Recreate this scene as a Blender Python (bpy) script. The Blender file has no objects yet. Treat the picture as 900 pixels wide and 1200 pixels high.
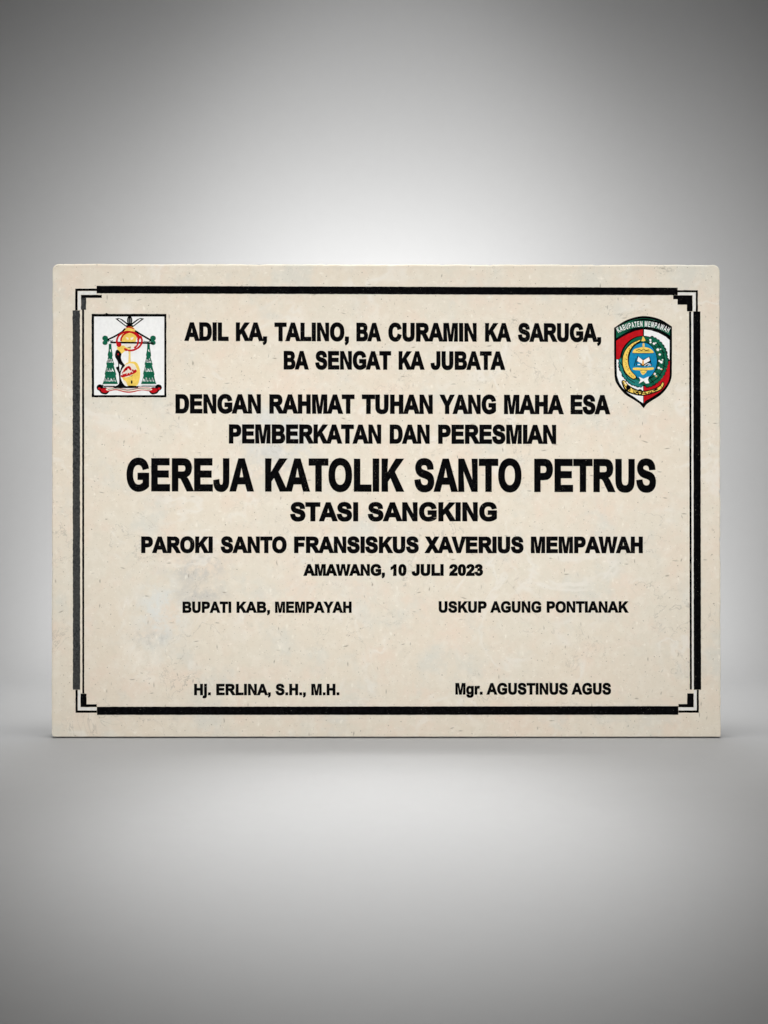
import bpy, math, random
from mathutils import Vector
from mathutils.geometry import tessellate_polygon

random.seed(7)
sc = bpy.context.scene
COL = sc.collection
S = 0.60 / 784.0            # metres per photograph pixel on the plaque's front
D = 0.85                    # lens to plaque

# ------------------------------------------------------------------ camera
cam_d = bpy.data.cameras.new("camera")
cam = bpy.data.objects.new("camera", cam_d)
COL.objects.link(cam)
cam.location = (0, -D, (865 - 600) * S)
cam.rotation_euler = (math.pi / 2, 0, 0)
cam_d.sensor_fit = 'VERTICAL'
cam_d.sensor_height = 24
cam_d.lens = 24 * D / (1200 * S)
cam_d.clip_start = 0.01
cam_d.clip_end = 100
sc.camera = cam

# ------------------------------------------------------------------ world, exposure
world = bpy.data.worlds.new("World")
sc.world = world
world.use_nodes = True
bg = world.node_tree.nodes["Background"]
bg.inputs[0].default_value = (1, 1, 1, 1)
bg.inputs[1].default_value = 0.012
sc.view_settings.view_transform = 'Standard'
sc.view_settings.look = 'None'
sc.view_settings.exposure = 0
sc.view_settings.gamma = 1


# ------------------------------------------------------------------ lamps
def lamp(name, kind, loc, aim, power, color=(1, 1, 1)):
    d = bpy.data.lights.new(name, kind)
    o = bpy.data.objects.new(name, d)
    COL.objects.link(o)
    o.location = loc
    v = Vector(aim) - Vector(loc)
    o.rotation_euler = v.to_track_quat('-Z', 'Y').to_euler()
    d.energy = power
    d.color = color
    return d


# soft box with a grid, behind the camera, on the plaque
key = lamp("key_softbox", 'AREA', (0.0, -1.5, 0.30), (0, 0, 0.23), 3.42, (1.0, 0.995, 0.985))
key.shape = 'RECTANGLE'
key.size = 1.12
key.size_y = 0.84
key.spread = math.radians(36)
# background lamp standing behind the plaque, washing the sweep
back = lamp("background_lamp", 'SPOT', (0.0, 0.075, 0.33), (0, 0.52, 0.39), 16.8)
back.spot_size = math.radians(150)
back.spot_blend = 0.5
back.shadow_soft_size = 0.03
# narrow spot from above and behind, pooling on the floor in front of the plaque
pool = lamp("floor_spot", 'SPOT', (0.0, 0.075, 1.5), (0, -0.28, 0), 129)
pool.spot_size = math.radians(20.5)
pool.spot_blend = 1.0
pool.shadow_soft_size = 0.10
# soft fill spot, added to brighten the sweep above the plaque
wash = lamp("wall_fill_spot", 'SPOT', (0.0, -0.5, 1.4), (0, 0.52, 0.70), 22.7)
wash.spot_size = math.radians(36)
wash.spot_blend = 1.0
wash.shadow_soft_size = 0.1
# two long overhead fill strips, added to lift the floor sides and cove
for y_, p_, sp_, w_ in ((-0.06, 1.07, 34, 0.14), (0.30, 2.05, 36, 0.25)):
    strip = lamp("overhead_fill", 'AREA', (0.0, y_, 1.2), (0, y_, 0), p_)
    strip.shape = 'RECTANGLE'
    strip.size = 1.0
    strip.size_y = w_
    strip.spread = math.radians(sp_)


# ------------------------------------------------------------------ materials
def new_mat(name):
    m = bpy.data.materials.new(name)
    m.use_nodes = True
    nt = m.node_tree
    b = nt.nodes["Principled BSDF"]
    return m, nt, b


class NT:
    """small node helper"""
    def __init__(self, nt):
        self.nt = nt
        self.co = nt.nodes.new('ShaderNodeTexCoord').outputs['Object']

    def link(self, a, b):
        self.nt.links.new(a, b)

    def mapping(self, scale=(1, 1, 1), rot=(0, 0, 0), loc=(0, 0, 0), src=None):
        n = self.nt.nodes.new('ShaderNodeMapping')
        n.inputs['Scale'].default_value = scale
        n.inputs['Rotation'].default_value = rot
        n.inputs['Location'].default_value = loc
        self.link(src or self.co, n.inputs['Vector'])
        return n.outputs[0]

    def noise(self, scale, detail=3, rough=0.55, vec=None, dist=0.0, color=False):
        n = self.nt.nodes.new('ShaderNodeTexNoise')
        n.inputs['Scale'].default_value = scale
        n.inputs['Detail'].default_value = detail
        n.inputs['Roughness'].default_value = rough
        n.inputs['Distortion'].default_value = dist
        self.link(vec or self.co, n.inputs['Vector'])
        return n.outputs['Color' if color else 'Fac']

    def voronoi(self, scale, vec=None, feature='F1', rand=1.0):
        n = self.nt.nodes.new('ShaderNodeTexVoronoi')
        n.feature = feature
        n.inputs['Scale'].default_value = scale
        n.inputs['Randomness'].default_value = rand
        self.link(vec or self.co, n.inputs['Vector'])
        return n

    def ramp(self, src, lo, hi, a=0.0, b=1.0):
        n = self.nt.nodes.new('ShaderNodeMapRange')
        n.interpolation_type = 'SMOOTHSTEP'
        n.inputs['From Min'].default_value = lo
        n.inputs['From Max'].default_value = hi
        n.inputs['To Min'].default_value = a
        n.inputs['To Max'].default_value = b
        self.link(src, n.inputs['Value'])
        return n.outputs['Result']

    def math(self, op, a, b=None):
        n = self.nt.nodes.new('ShaderNodeMath')
        n.operation = op
        for i, v in enumerate((a, b)):
            if v is None:
                continue
            if isinstance(v, (int, float)):
                n.inputs[i].default_value = v
            else:
                self.link(v, n.inputs[i])
        return n.outputs[0]

    def mix(self, fac, a, b):
        n = self.nt.nodes.new('ShaderNodeMix')
        n.data_type = 'RGBA'
        if isinstance(fac, (int, float)):
            n.inputs[0].default_value = fac
        else:
            self.link(fac, n.inputs[0])
        for i, v in ((6, a), (7, b)):
            if isinstance(v, tuple):
                n.inputs[i].default_value = v if len(v) == 4 else (*v, 1)
            else:
                self.link(v, n.inputs[i])
        return n.outputs[2]

    def bump(self, h, strength, dist):
        n = self.nt.nodes.new('ShaderNodeBump')
        n.inputs['Strength'].default_value = strength
        n.inputs['Distance'].default_value = dist
        self.link(h, n.inputs['Height'])
        return n.outputs[0]


def stone_material():
    m, nt, b = new_mat("cream_limestone")
    N = NT(nt)
    flat = N.mapping(scale=(1, 0.6, 1))
    warp = nt.nodes.new('ShaderNodeVectorMath')
    warp.operation = 'MULTIPLY_ADD'
    N.link(N.noise(45, 2, 0.5, flat, color=True), warp.inputs[0])
    warp.inputs[1].default_value = (0.010, 0.0, 0.010)
    N.link(flat, warp.inputs[2])
    wv = warp.outputs[0]
    col = N.mix(N.ramp(N.noise(11, 4, 0.6, flat), 0.36, 0.66), (0.640, 0.588, 0.492), (0.655, 0.582, 0.478))
    # pinkish and cooler clouds
    col = N.mix(N.ramp(N.noise(26, 5, 0.62, N.mapping(loc=(3.1, 0, 1.7))), 0.46, 0.68, 0, 0.75), col, (0.676, 0.568, 0.466))
    col = N.mix(N.ramp(N.noise(17, 5, 0.66, N.mapping(loc=(7.3, 0, 4.2))), 0.50, 0.68, 0, 0.75), col, (0.580, 0.568, 0.506))
    col = N.mix(N.ramp(N.noise(95, 4, 0.65, wv), 0.44, 0.74, 0, 0.55), col, (0.715, 0.670, 0.580))
    col = N.mix(N.ramp(N.noise(130, 4, 0.65, N.mapping(loc=(1.3, 0, 9.2))), 0.50, 0.78, 0, 0.4), col, (0.545, 0.490, 0.400))

    # fine granular mottling
    col = N.mix(N.ramp(N.noise(420, 3, 0.7, N.mapping(loc=(2.3, 0, 3.3))), 0.52, 0.80, 0, 0.4), col, (0.725, 0.675, 0.580))
    col = N.mix(N.ramp(N.noise(380, 3, 0.7, N.mapping(loc=(6.3, 0, 1.3))), 0.56, 0.82, 0, 0.35), col, (0.500, 0.445, 0.360))

    # blue-grey stains, lower left and behind the heading, and a pale bloom
    def stain(px, py, rx, rz, amount, color, seed):
        nonlocal col
        sub = nt.nodes.new('ShaderNodeVectorMath')
        sub.operation = 'SUBTRACT'
        N.link(wv, sub.inputs[0])
        sub.inputs[1].default_value = ((px - 450) * S, 0, (865 - py) * S)
        mul = nt.nodes.new('ShaderNodeVectorMath')
        mul.operation = 'MULTIPLY'
        N.link(sub.outputs[0], mul.inputs[0])
        mul.inputs[1].default_value = (1 / (rx * S), 0, 1 / (rz * S))
        ln = nt.nodes.new('ShaderNodeVectorMath')
        ln.operation = 'LENGTH'
        N.link(mul.outputs[0], ln.inputs[0])
        f = N.ramp(ln.outputs['Value'], 0.15, 1.0, 1, 0)
        f = N.math('MULTIPLY', f, N.ramp(N.noise(60, 5, 0.7, N.mapping(loc=(seed, 0, seed * 2))), 0.38, 0.62, 0.0, amount))
        col = N.mix(f, col, color)
    stain(195, 712, 46, 62, 0.9, (0.62, 0.63, 0.60), 2.0)
    stain(182, 742, 34, 14, 0.9, (0.42, 0.41, 0.38), 6.0)
    stain(240, 690, 50, 22, 0.8, (0.47, 0.455, 0.42), 9.0)
    stain(175, 770, 40, 50, 0.6, (0.75, 0.71, 0.63), 5.0)
    stain(335, 505, 80, 48, 0.85, (0.55, 0.555, 0.54), 3.0)
    stain(325, 540, 50, 40, 0.7, (0.50, 0.49, 0.46), 11.0)
    stain(235, 660, 62, 26, 0.85, (0.47, 0.455, 0.42), 4.0)
    stain(400, 640, 130, 100, 0.35, (0.60, 0.58, 0.53), 8.0)
    # light shell flecks, some stretched
    for k, (sc_, thr, loc, scl) in enumerate(((190, 0.04, (0, 0, 0), (1, 0.4, 0.5)), (230, 0.03, (4, 0, 2), (0.45, 0.4, 1)), (430, 0.08, (1, 0, 6), (1, 0.4, 0.8)))):
        v = N.voronoi(sc_, N.mapping(scale=scl, rot=(0, 0.6 + 0.5 * k, 0), loc=loc, src=wv))
        rnd = nt.nodes.new('ShaderNodeSeparateColor')
        N.link(v.outputs['Color'], rnd.inputs[0])
        f = N.math('MULTIPLY', N.ramp(v.outputs['Distance'], thr, thr + 0.22, 1, 0), N.ramp(rnd.outputs[0], 0.62, 1.0, 0, 0.55))
        col = N.mix(f, col, (0.80, 0.755, 0.665))
    # dark pinholes and little curved scratches
    h_dark = None
    for k, (sc_, thr, lo, amt, scl, rot) in enumerate((
            (230, 0.08, 0.83, 0.85, (1, 0.4, 1), 0.0),
            (150, 0.05, 0.68, 0.7, (1, 0.4, 0.30), 0.9),
            (150, 0.05, 0.70, 0.7, (0.26, 0.4, 1), 0.5),
            (460, 0.12, 0.82, 0.6, (1, 0.4, 1), 0.2))):
        v = N.voronoi(sc_, N.mapping(scale=scl, rot=(0, rot, 0), loc=(2.2 * k, 0, 1.1 * k), src=wv))
        rnd = nt.nodes.new('ShaderNodeSeparateColor')
        N.link(v.outputs['Color'], rnd.inputs[0])
        f = N.math('MULTIPLY', N.ramp(v.outputs['Distance'], thr * 0.5, thr + 0.07, 1, 0), N.ramp(rnd.outputs[1], lo, lo + 0.15, 0, amt))
        col = N.mix(f, col, (0.25, 0.22, 0.175))
        h_dark = f if h_dark is None else N.math('MAXIMUM', h_dark, f)
    # hairline cracks
    cr = N.math('ABSOLUTE', N.math('SUBTRACT', N.noise(22, 5, 0.6, wv, 0.6), 0.5))
    f = N.math('MULTIPLY', N.ramp(cr, 0.0, 0.007, 1, 0), N.ramp(N.noise(14, 2, 0.5, N.mapping(loc=(5, 0, 8))), 0.50, 0.64, 0, 0.55))
    col = N.mix(f, col, (0.36, 0.33, 0.28))
    vn = N.math('ABSOLUTE', N.math('SUBTRACT', N.noise(9, 4, 0.6, N.mapping(loc=(11, 0, 2), src=wv), 0.9), 0.5))
    f = N.math('MULTIPLY', N.ramp(vn, 0.0, 0.03, 1, 0), N.ramp(N.noise(16, 3, 0.6, N.mapping(loc=(1, 0, 5))), 0.46, 0.62, 0, 0.6))
    col = N.mix(f, col, (0.70, 0.665, 0.60))
    N.link(col, b.inputs['Base Color'])
    b.inputs['Roughness'].default_value = 0.75
    b.inputs['Specular IOR Level'].default_value = 0.12
    hgt = N.math('SUBTRACT', N.noise(320, 4, 0.6), N.math('MULTIPLY', h_dark, 1.5))
    N.link(N.bump(hgt, 0.25, 0.0004), b.inputs['Normal'])
    return m


def paint(name, rgb, rough=0.85, chips=0.0, chip_col=(0.45, 0.41, 0.34), vary=0.12, seed=0.0, gloss=0.04):
    """enamel paint on stone: slight tone variation, sparse pinhole chips"""
    m, nt, b = new_mat(name)
    N = NT(nt)
    dark = tuple(c * (1 - vary) for c in rgb)
    lite = tuple(min(1, c * (1 + vary) + 0.0015) for c in rgb)
    col = N.mix(N.ramp(N.noise(300, 4, 0.6, N.mapping(loc=(seed, seed, 0))), 0.35, 0.68), dark, lite)
    if chips:
        f = N.ramp(N.noise(1150, 2, 0.6, N.mapping(loc=(seed, 0, 2 * seed))), 0.80 - chips * 0.2, 0.86 - chips * 0.2, 0, 0.8)
        f = N.math('MULTIPLY', f, N.ramp(N.noise(40, 2, 0.5, N.mapping(loc=(9, seed, 3))), 0.42, 0.62))
        col = N.mix(f, col, chip_col)
        # sparse hairline scratches
        for k in (0, 1):
            v = N.voronoi(75, N.mapping(scale=((1, 1, 0.16), (0.2, 1, 1))[k], rot=(0, 0.5 + 0.9 * k, 0), loc=(seed + k, 0, 3 * k)))
            rnd = nt.nodes.new('ShaderNodeSeparateColor')
            N.link(v.outputs['Color'], rnd.inputs[0])
            f = N.math('MULTIPLY', N.ramp(v.outputs['Distance'], 0.0, 0.055, 1, 0), N.ramp(rnd.outputs[0], 0.55, 0.75, 0, 0.5))
            col = N.mix(f, col, chip_col)
    N.link(col, b.inputs['Base Color'])
    b.inputs['Roughness'].default_value = rough
    b.inputs['Specular IOR Level'].default_value = gloss
    N.link(N.bump(N.noise(700, 3, 0.6), 0.15, 0.0003), b.inputs['Normal'])
    return m


def worn_paint():
    m, nt, b = new_mat("worn_grey_black_paint")
    N = NT(nt)
    col = N.mix(N.ramp(N.noise(420, 5, 0.7), 0.35, 0.66), (0.016, 0.017, 0.018), (0.056, 0.058, 0.058))
    col = N.mix(N.ramp(N.noise(30, 3, 0.6, N.mapping(scale=(1, 1, 0.5))), 0.42, 0.62, 0, 0.6), col, (0.050, 0.050, 0.047))
    f = N.ramp(N.noise(1250, 3, 0.6), 0.66, 0.74, 0, 0.35)
    col = N.mix(f, col, (0.20, 0.19, 0.17))
    N.link(col, b.inputs['Base Color'])
    b.inputs['Roughness'].default_value = 0.9
    b.inputs['Specular IOR Level'].default_value = 0.05
    N.link(N.bump(N.noise(900, 3, 0.6), 0.25, 0.0003), b.inputs['Normal'])
    return m


def backdrop_material():
    m, nt, b = new_mat("grey_seamless_paper")
    N = NT(nt)
    col = N.mix(N.noise(60, 4, 0.6), (0.345, 0.345, 0.344), (0.357, 0.357, 0.357))
    N.link(col, b.inputs['Base Color'])
    b.inputs['Roughness'].default_value = 0.9
    b.inputs['Specular IOR Level'].default_value = 0.1
    N.link(N.bump(N.noise(900, 2, 0.5), 0.03, 0.0003), b.inputs['Normal'])
    return m


STONE = stone_material()
BLACK = paint("black_enamel", (0.0022, 0.0022, 0.0026), chips=0.62, vary=0.3, gloss=0.0)
WORN = worn_paint()
FILLER = paint("pale_filler", (0.66, 0.65, 0.62), vary=0.06, seed=12)
WHITE = paint("white_enamel", (0.74, 0.74, 0.73), vary=0.03, seed=1)
CREAM = paint("cream_enamel", (0.72, 0.66, 0.55), vary=0.06, seed=2)
RED = paint("red_enamel", (0.42, 0.006, 0.010), chips=0.35, vary=0.1, seed=3, chip_col=(0.25, 0.02, 0.02))
GREEN = paint("green_enamel", (0.006, 0.098, 0.052), chips=0.3, vary=0.15, seed=4, chip_col=(0.03, 0.2, 0.12))
DKGREEN = paint("dark_green_enamel", (0.006, 0.058, 0.033), vary=0.2, seed=4.5)
TEAL = paint("teal_enamel", (0.016, 0.17, 0.155), vary=0.15, seed=5)
YELLOW = paint("yellow_enamel", (0.74, 0.52, 0.105), vary=0.1, seed=6)
PALEYELLOW = paint("pale_yellow_enamel", (0.72, 0.54, 0.19), vary=0.08, seed=6.5)
ORANGE = paint("orange_enamel", (0.66, 0.30, 0.05), vary=0.15, seed=7)
BLUE = paint("blue_enamel", (0.008, 0.20, 0.38), vary=0.1, seed=8)
BROWN = paint("brown_enamel", (0.16, 0.085, 0.02), vary=0.15, seed=10)
GREYP = paint("grey_enamel", (0.16, 0.16, 0.155), vary=0.2, seed=9)


# ------------------------------------------------------------------ mesh helpers
def link_mesh(name, verts, faces, mat, parent=None, smooth=False):
    me = bpy.data.meshes.new(name)
    me.from_pydata(verts, [], faces)
    me.materials.append(mat)
    if smooth:
        for p in me.polygons:
            p.use_smooth = True
    me.update()
    o = bpy.data.objects.new(name, me)
    COL.objects.link(o)
    if parent:
        o.parent = parent
    return o


def area(c):
    return 0.5 * sum(c[i - 1][0] * c[i][1] - c[i][0] * c[i - 1][1] for i in range(len(c)))


class Paint:
    """gathers flat painted shapes given in photograph pixels; each has its own real
    paint thickness on the stone (front face plus side walls)"""
    LAYER = 0.00007

    def __init__(self):
        self.v, self.f = [], []

    def poly(self, contours, layer=0, extra=0.0):
        if isinstance(contours[0][0], (int, float)):
            contours = [contours]
        y = -(layer + 1) * self.LAYER - extra
        cs = [[Vector(((p[0] - 450) * S, (865 - p[1]) * S, 0)) for p in c] for c in contours]
        flat = [p for c in cs for p in c]
        tris = tessellate_polygon(cs)
        want = abs(area([(p.x, p.y) for p in cs[0]])) - sum(abs(area([(p.x, p.y) for p in c])) for c in cs[1:])
        for attempt in range(30):
            got = sum(abs(area([(flat[i].x, flat[i].y) for i in t])) for t in tris)
            if abs(got - want) < 0.01 * want:
                break
            for p in flat:                      # degenerate fill: nudge the points a little and fill again
                p.x += random.uniform(-0.03, 0.03) * S
                p.y += random.uniform(-0.03, 0.03) * S
            tris = tessellate_polygon(cs)
        b0 = len(self.v)
        self.v += [(p.x, y, p.y) for p in flat]
        if len(cs) == 1 and abs(got - want) >= 0.01 * want:
            tris = []
            loop = list(range(b0, b0 + len(flat)))
            self.f.append(tuple(loop if area([(p.x, p.y) for p in cs[0]]) > 0 else reversed(loop)))
        for t in tris:
            a, b, c = (flat[i] for i in t)
            z = (b.x - a.x) * (c.y - a.y) - (b.y - a.y) * (c.x - a.x)
            if abs(z) < 1e-16:
                continue
            t = tuple(t) if z > 0 else tuple(reversed(t))
            self.f.append(tuple(b0 + i for i in t))
        b1 = len(self.v)
        self.v += [(p.x, 0.00005, p.y) for p in flat]
        k = 0
        for ci, c in enumerate(cs):
            n = len(c)
            ccw = area([(p.x, p.y) for p in c]) > 0
            for i in range(n):
                j = (i + 1) % n
                q = (b0 + k + i, b1 + k + i, b1 + k + j, b0 + k + j)
                self.f.append(q if (ccw == (ci == 0)) else tuple(reversed(q)))
            k += n
        return self

    def rect(self, x0, y0, x1, y1, layer=0, rough=0.0, tilt=0.0):
        pts = rough_poly([(x0, y0), (x1, y0 + tilt), (x1, y1 + tilt), (x0, y1)], rough)
        return self.poly(pts, layer)

    def stroke(self, pts, w, layer=0):
        return self.poly(stroke(pts, w), layer)

    def build(self, name, mat, parent, label=None):
        o = link_mesh(name, self.v, self.f, mat, parent)
        if label:
            o["label"] = label
        return o


def rough_poly(pts, amp, step=2.6):
    """ragged brush edge"""
    if amp <= 0:
        return list(pts)
    out = []
    for i in range(len(pts)):
        a, b = pts[i], pts[(i + 1) % len(pts)]
        L = math.hypot(b[0] - a[0], b[1] - a[1])
        n = max(1, int(L / step))
        nx, ny = (b[1] - a[1]) / max(L, 1e-6), -(b[0] - a[0]) / max(L, 1e-6)
        for k in range(n):
            t = k / n
            j = 0 if k == 0 else random.uniform(-amp, amp)
            out.append((a[0] + (b[0] - a[0]) * t + nx * j, a[1] + (b[1] - a[1]) * t + ny * j))
    return out


def stroke(pts, w):
    L, R = [], []
    n = len(pts)
    ws = w if isinstance(w, (list, tuple)) else [w] * n
    for i in range(n):
        a = pts[max(0, i - 1)]
        b = pts[min(n - 1, i + 1)]
        d = math.hypot(b[0] - a[0], b[1] - a[1]) or 1
        nx, ny = -(b[1] - a[1]) / d, (b[0] - a[0]) / d
        h = ws[i] / 2
        L.append((pts[i][0] + nx * h, pts[i][1] + ny * h))
        R.append((pts[i][0] - nx * h, pts[i][1] - ny * h))
    return L + R[::-1]


def ell(cx, cy, rx, ry, a0=0, a1=360, n=28):
    full = abs(a1 - a0) >= 360
    k = n if full else n + 1
    return [(cx + rx * math.cos(math.radians(a0 + (a1 - a0) * i / n)),
             cy + ry * math.sin(math.radians(a0 + (a1 - a0) * i / n))) for i in range(k)]


def curve(pts, n=5, closed=True):
    """Catmull-Rom through points"""
    out = []
    m = len(pts)
    rng = range(m) if closed else range(m - 1)
    for i in rng:
        if closed:
            p0, p1, p2, p3 = pts[i - 1], pts[i], pts[(i + 1) % m], pts[(i + 2) % m]
        else:
            p0, p1, p2, p3 = pts[max(0, i - 1)], pts[i], pts[i + 1], pts[min(m - 1, i + 2)]
        for k in range(n):
            t = k / n
            out.append(tuple(0.5 * (2 * p1[c] + (p2[c] - p0[c]) * t + (2 * p0[c] - 5 * p1[c] + 4 * p2[c] - p3[c]) * t * t
                                    + (3 * p1[c] - p0[c] - 3 * p2[c] + p3[c]) * t ** 3) for c in (0, 1)))
    if not closed:
        out.append(pts[-1])
    return out


# ------------------------------------------------------------------ the setting: one seamless sweep
def build_backdrop():
    wall_y, rad = 0.52, 0.26
    prof = [(-3.0, 0.0), (-1.0, 0.0), (-0.3, 0.0)]
    for i in range(25):
        a = math.radians(90 * i / 24)
        prof.append((wall_y - rad + rad * math.sin(a), rad - rad * math.cos(a)))
    prof += [(wall_y, 0.8), (wall_y, 3.0)]
    xs = [-3.0, -1.0, 0.0, 1.0, 3.0]
    v, f = [], []
    for (y, z) in prof:
        for x in xs:
            v.append((x, y, z))
    n = len(xs)
    for i in range(len(prof) - 1):
        for j in range(n - 1):
            f.append((i * n + j, i * n + j + 1, (i + 1) * n + j + 1, (i + 1) * n + j))
    o = link_mesh("backdrop", v, f, backdrop_material(), smooth=True)
    o["kind"] = "structure"
    o["label"] = "seamless grey paper backdrop curving up behind the plaque"
    return o


build_backdrop()

# ------------------------------------------------------------------ the plaque
plaque = bpy.data.objects.new("inauguration_plaque", None)
COL.objects.link(plaque)
plaque.empty_display_size = 0.1
plaque["label"] = "cream stone inauguration plaque with black lettering and two coloured emblems, upright on grey paper"
plaque["category"] = "plaque"


def build_slab():
    TH = 0.024
    # corners of the front in photograph pixels with their radius
    cor = [((61.0, 309.0), 8.5), ((843.9, 310.0), 9.0), ((845.2, 864.6), 3.5), ((60.0, 864.6), 6.0)]
    pts = []
    for i in range(4):
        p, r = cor[i]
        a = Vector(cor[i - 1][0]) - Vector(p)
        b = Vector(cor[(i + 1) % 4][0]) - Vector(p)
        a.normalize(); b.normalize()
        A, B, P = Vector(p) + a * r, Vector(p) + b * r, Vector(p)
        for k in range(7):
            t = k / 6
            pts.append((A * (1 - t) ** 2 + P * 2 * t * (1 - t) + B * t * t, (a + b).normalized()))
        end = Vector(cor[(i + 1) % 4][0]) - b * cor[(i + 1) % 4][1]
        L = (end - B).length
        n = int(L / 4)
        nrm = Vector((-b.y, b.x))          # inward, image coordinates
        ph = random.uniform(0, 9)
        amp = 0.12 if i == 2 else 0.30
        for k in range(1, n):
            t = k / n
            j = amp * (0.5 * math.sin(t * 37 + ph) + 0.5 * math.sin(t * 91 + 2 * ph)) + random.uniform(-amp, amp) * 0.5
            if random.random() < 0.03 and i != 2:
                j += random.uniform(0.3, 0.9)      # tiny chip
            if i == 2:
                j = abs(j)
            pts.append((B + (end - B) * t + nrm * j, nrm))
    n = len(pts)
    rings = []
    BV = 2.2                                    # rounded arris, pixels
    for k in range(5):
        a = math.radians(90 * k / 4)
        rings.append((BV * (1 - math.sin(a)), BV * (1 - math.cos(a)) * S))
    rings.append((0.0, 0.006))
    rings.append((0.0, 0.014))
    rings.append((0.0, TH - 0.001))
    rings.append((1.2, TH))
    v, f = [], []
    for ins, y in rings:
        for p, nr in pts:
            q = p + nr * ins
            v.append(((q.x - 450) * S, y, max(0.0013 if y < 0.01 else 0.0, (865 - q.y) * S)))
    for r in range(len(rings) - 1):
        for i in range(n):
            j = (i + 1) % n
            f.append((r * n + i, r * n + j, (r + 1) * n + j, (r + 1) * n + i))
    front = [Vector((v[i][0], v[i][2], 0)) for i in range(n)]
    for t in tessellate_polygon([front]):
        a, b, c = (front[i] for i in t)
        z = (b.x - a.x) * (c.y - a.y) - (b.y - a.y) * (c.x - a.x)
        t = tuple(t) if z > 0 else tuple(reversed(t))
        f.append(t)
        o = (len(rings) - 1) * n
        f.append(tuple(o + i for i in reversed(t)))
    s = link_mesh("stone_slab", v, f, STONE, plaque)
    return s


build_slab()

# ------------------------------------------------------------------ border
RG = 0.12


def part(name, mat, shapes, label=None, layer=0):
    p = Paint()
    for s in shapes:
        p.poly(rough_poly(s, 0.26 if mat is WORN else RG), layer)
    return p.build(name, mat, plaque, label)


part("border_bar", BLACK, [[(113.3, 334.9), (450, 335.9), (794.1, 337.1), (794.1, 346.0), (450, 344.9), (113.3, 343.8)]])
part("border_bar", BLACK, [[(113.6, 828.2), (450, 827.9), (794.9, 827.5), (794.9, 837.6), (450, 837.8), (113.6, 837.8)]])
part("border_bar", WORN, [[(85.1, 363.8), (93.7, 363.8), (94.0, 808.2), (85.5, 808.2)]],
     "worn greyish left border bar with speckled paint")
part("border_bar", BLACK, [[(812.4, 365), (820.7, 365), (821.6, 808.3), (813.1, 808.3)]])
part("border_line", BLACK, [[(96.1, 363.0), (98.6, 363.0), (98.7, 812.8), (96.5, 812.8)]])
part("border_line", BLACK, [[(807.5, 365.1), (810.0, 365.1), (810.7, 808.1), (808.4, 808.1)]])
part("corner_line", BLACK, [[(88.1, 338.2), (113.2, 338.2), (113.2, 341.0), (91.0, 341.0), (91.0, 363.7), (88.1, 363.7)]])
part("corner_line", BLACK, [[(794.2, 340.1), (817.8, 340.1), (817.8, 364.9), (815.4, 364.9), (815.4, 342.5), (794.2, 342.5)]])
part("corner_line", BLACK, [[(816.5, 808.4), (818.9, 808.4), (818.9, 835.2), (795.0, 835.2), (795.0, 832.6), (816.5, 832.6)]])
part("corner_line", BLACK, [[(88.5, 808.3), (91.1, 808.3), (91.1, 832.6), (113.5, 832.6), (113.5, 835.3), (88.5, 835.3)]])
cb = part("corner_block", WORN, [[(94.9, 349.2), (101.0, 349.2), (101.0, 362.9), (94.9, 362.9)]])
part("corner_block", BLACK, [[(788.9, 346.1), (811.5, 346.1), (811.5, 364.9), (805.0, 364.9), (805.0, 357.1), (794.0, 357.1), (794.0, 350.7), (788.9, 350.7)]])
part("corner_block", BLACK, [[(805.2, 812.6), (812.8, 812.6), (812.8, 828.8), (795.1, 828.8), (795.1, 825.0), (805.2, 825.0)]])
part("corner_block", BLACK, [[(94.4, 813.0), (101.4, 813.0), (101.4, 825.3), (113.4, 825.3), (113.4, 828.6), (94.4, 828.6)]])
part("corner_block", BLACK, [[(94.9, 345.6), (119.3, 345.6), (119.3, 349.1), (94.9, 349.1)]])
# pale filler lines between the black rules on the right side
part("border_line", FILLER, [[(810.3, 366), (812.2, 366), (812.9, 807.5), (811.0, 807.5)]], "thin white line beside the right border bar")
part("border_line", CREAM, [[(94.5, 366), (95.5, 366), (95.9, 811), (94.9, 811)]], "thin white line beside the left border bar")
part("corner_line", FILLER, [[(794.4, 342.8), (815.1, 342.8), (815.1, 364.5), (811.9, 364.5), (811.9, 345.8), (794.4, 345.8)]])
part("corner_line", FILLER, [[(813.1, 808.8), (816.2, 808.8), (816.2, 832.3), (795.4, 832.3), (795.4, 829.1), (813.1, 829.1)]])
part("corner_line", FILLER, [[(91.4, 341.4), (112.8, 341.4), (112.8, 345.3), (94.6, 345.3), (94.6, 363), (91.4, 363)]])
part("corner_line", FILLER, [[(91.4, 809), (94.1, 809), (94.1, 829), (113.0, 829), (113.0, 832.3), (91.4, 832.3)]])

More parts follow.
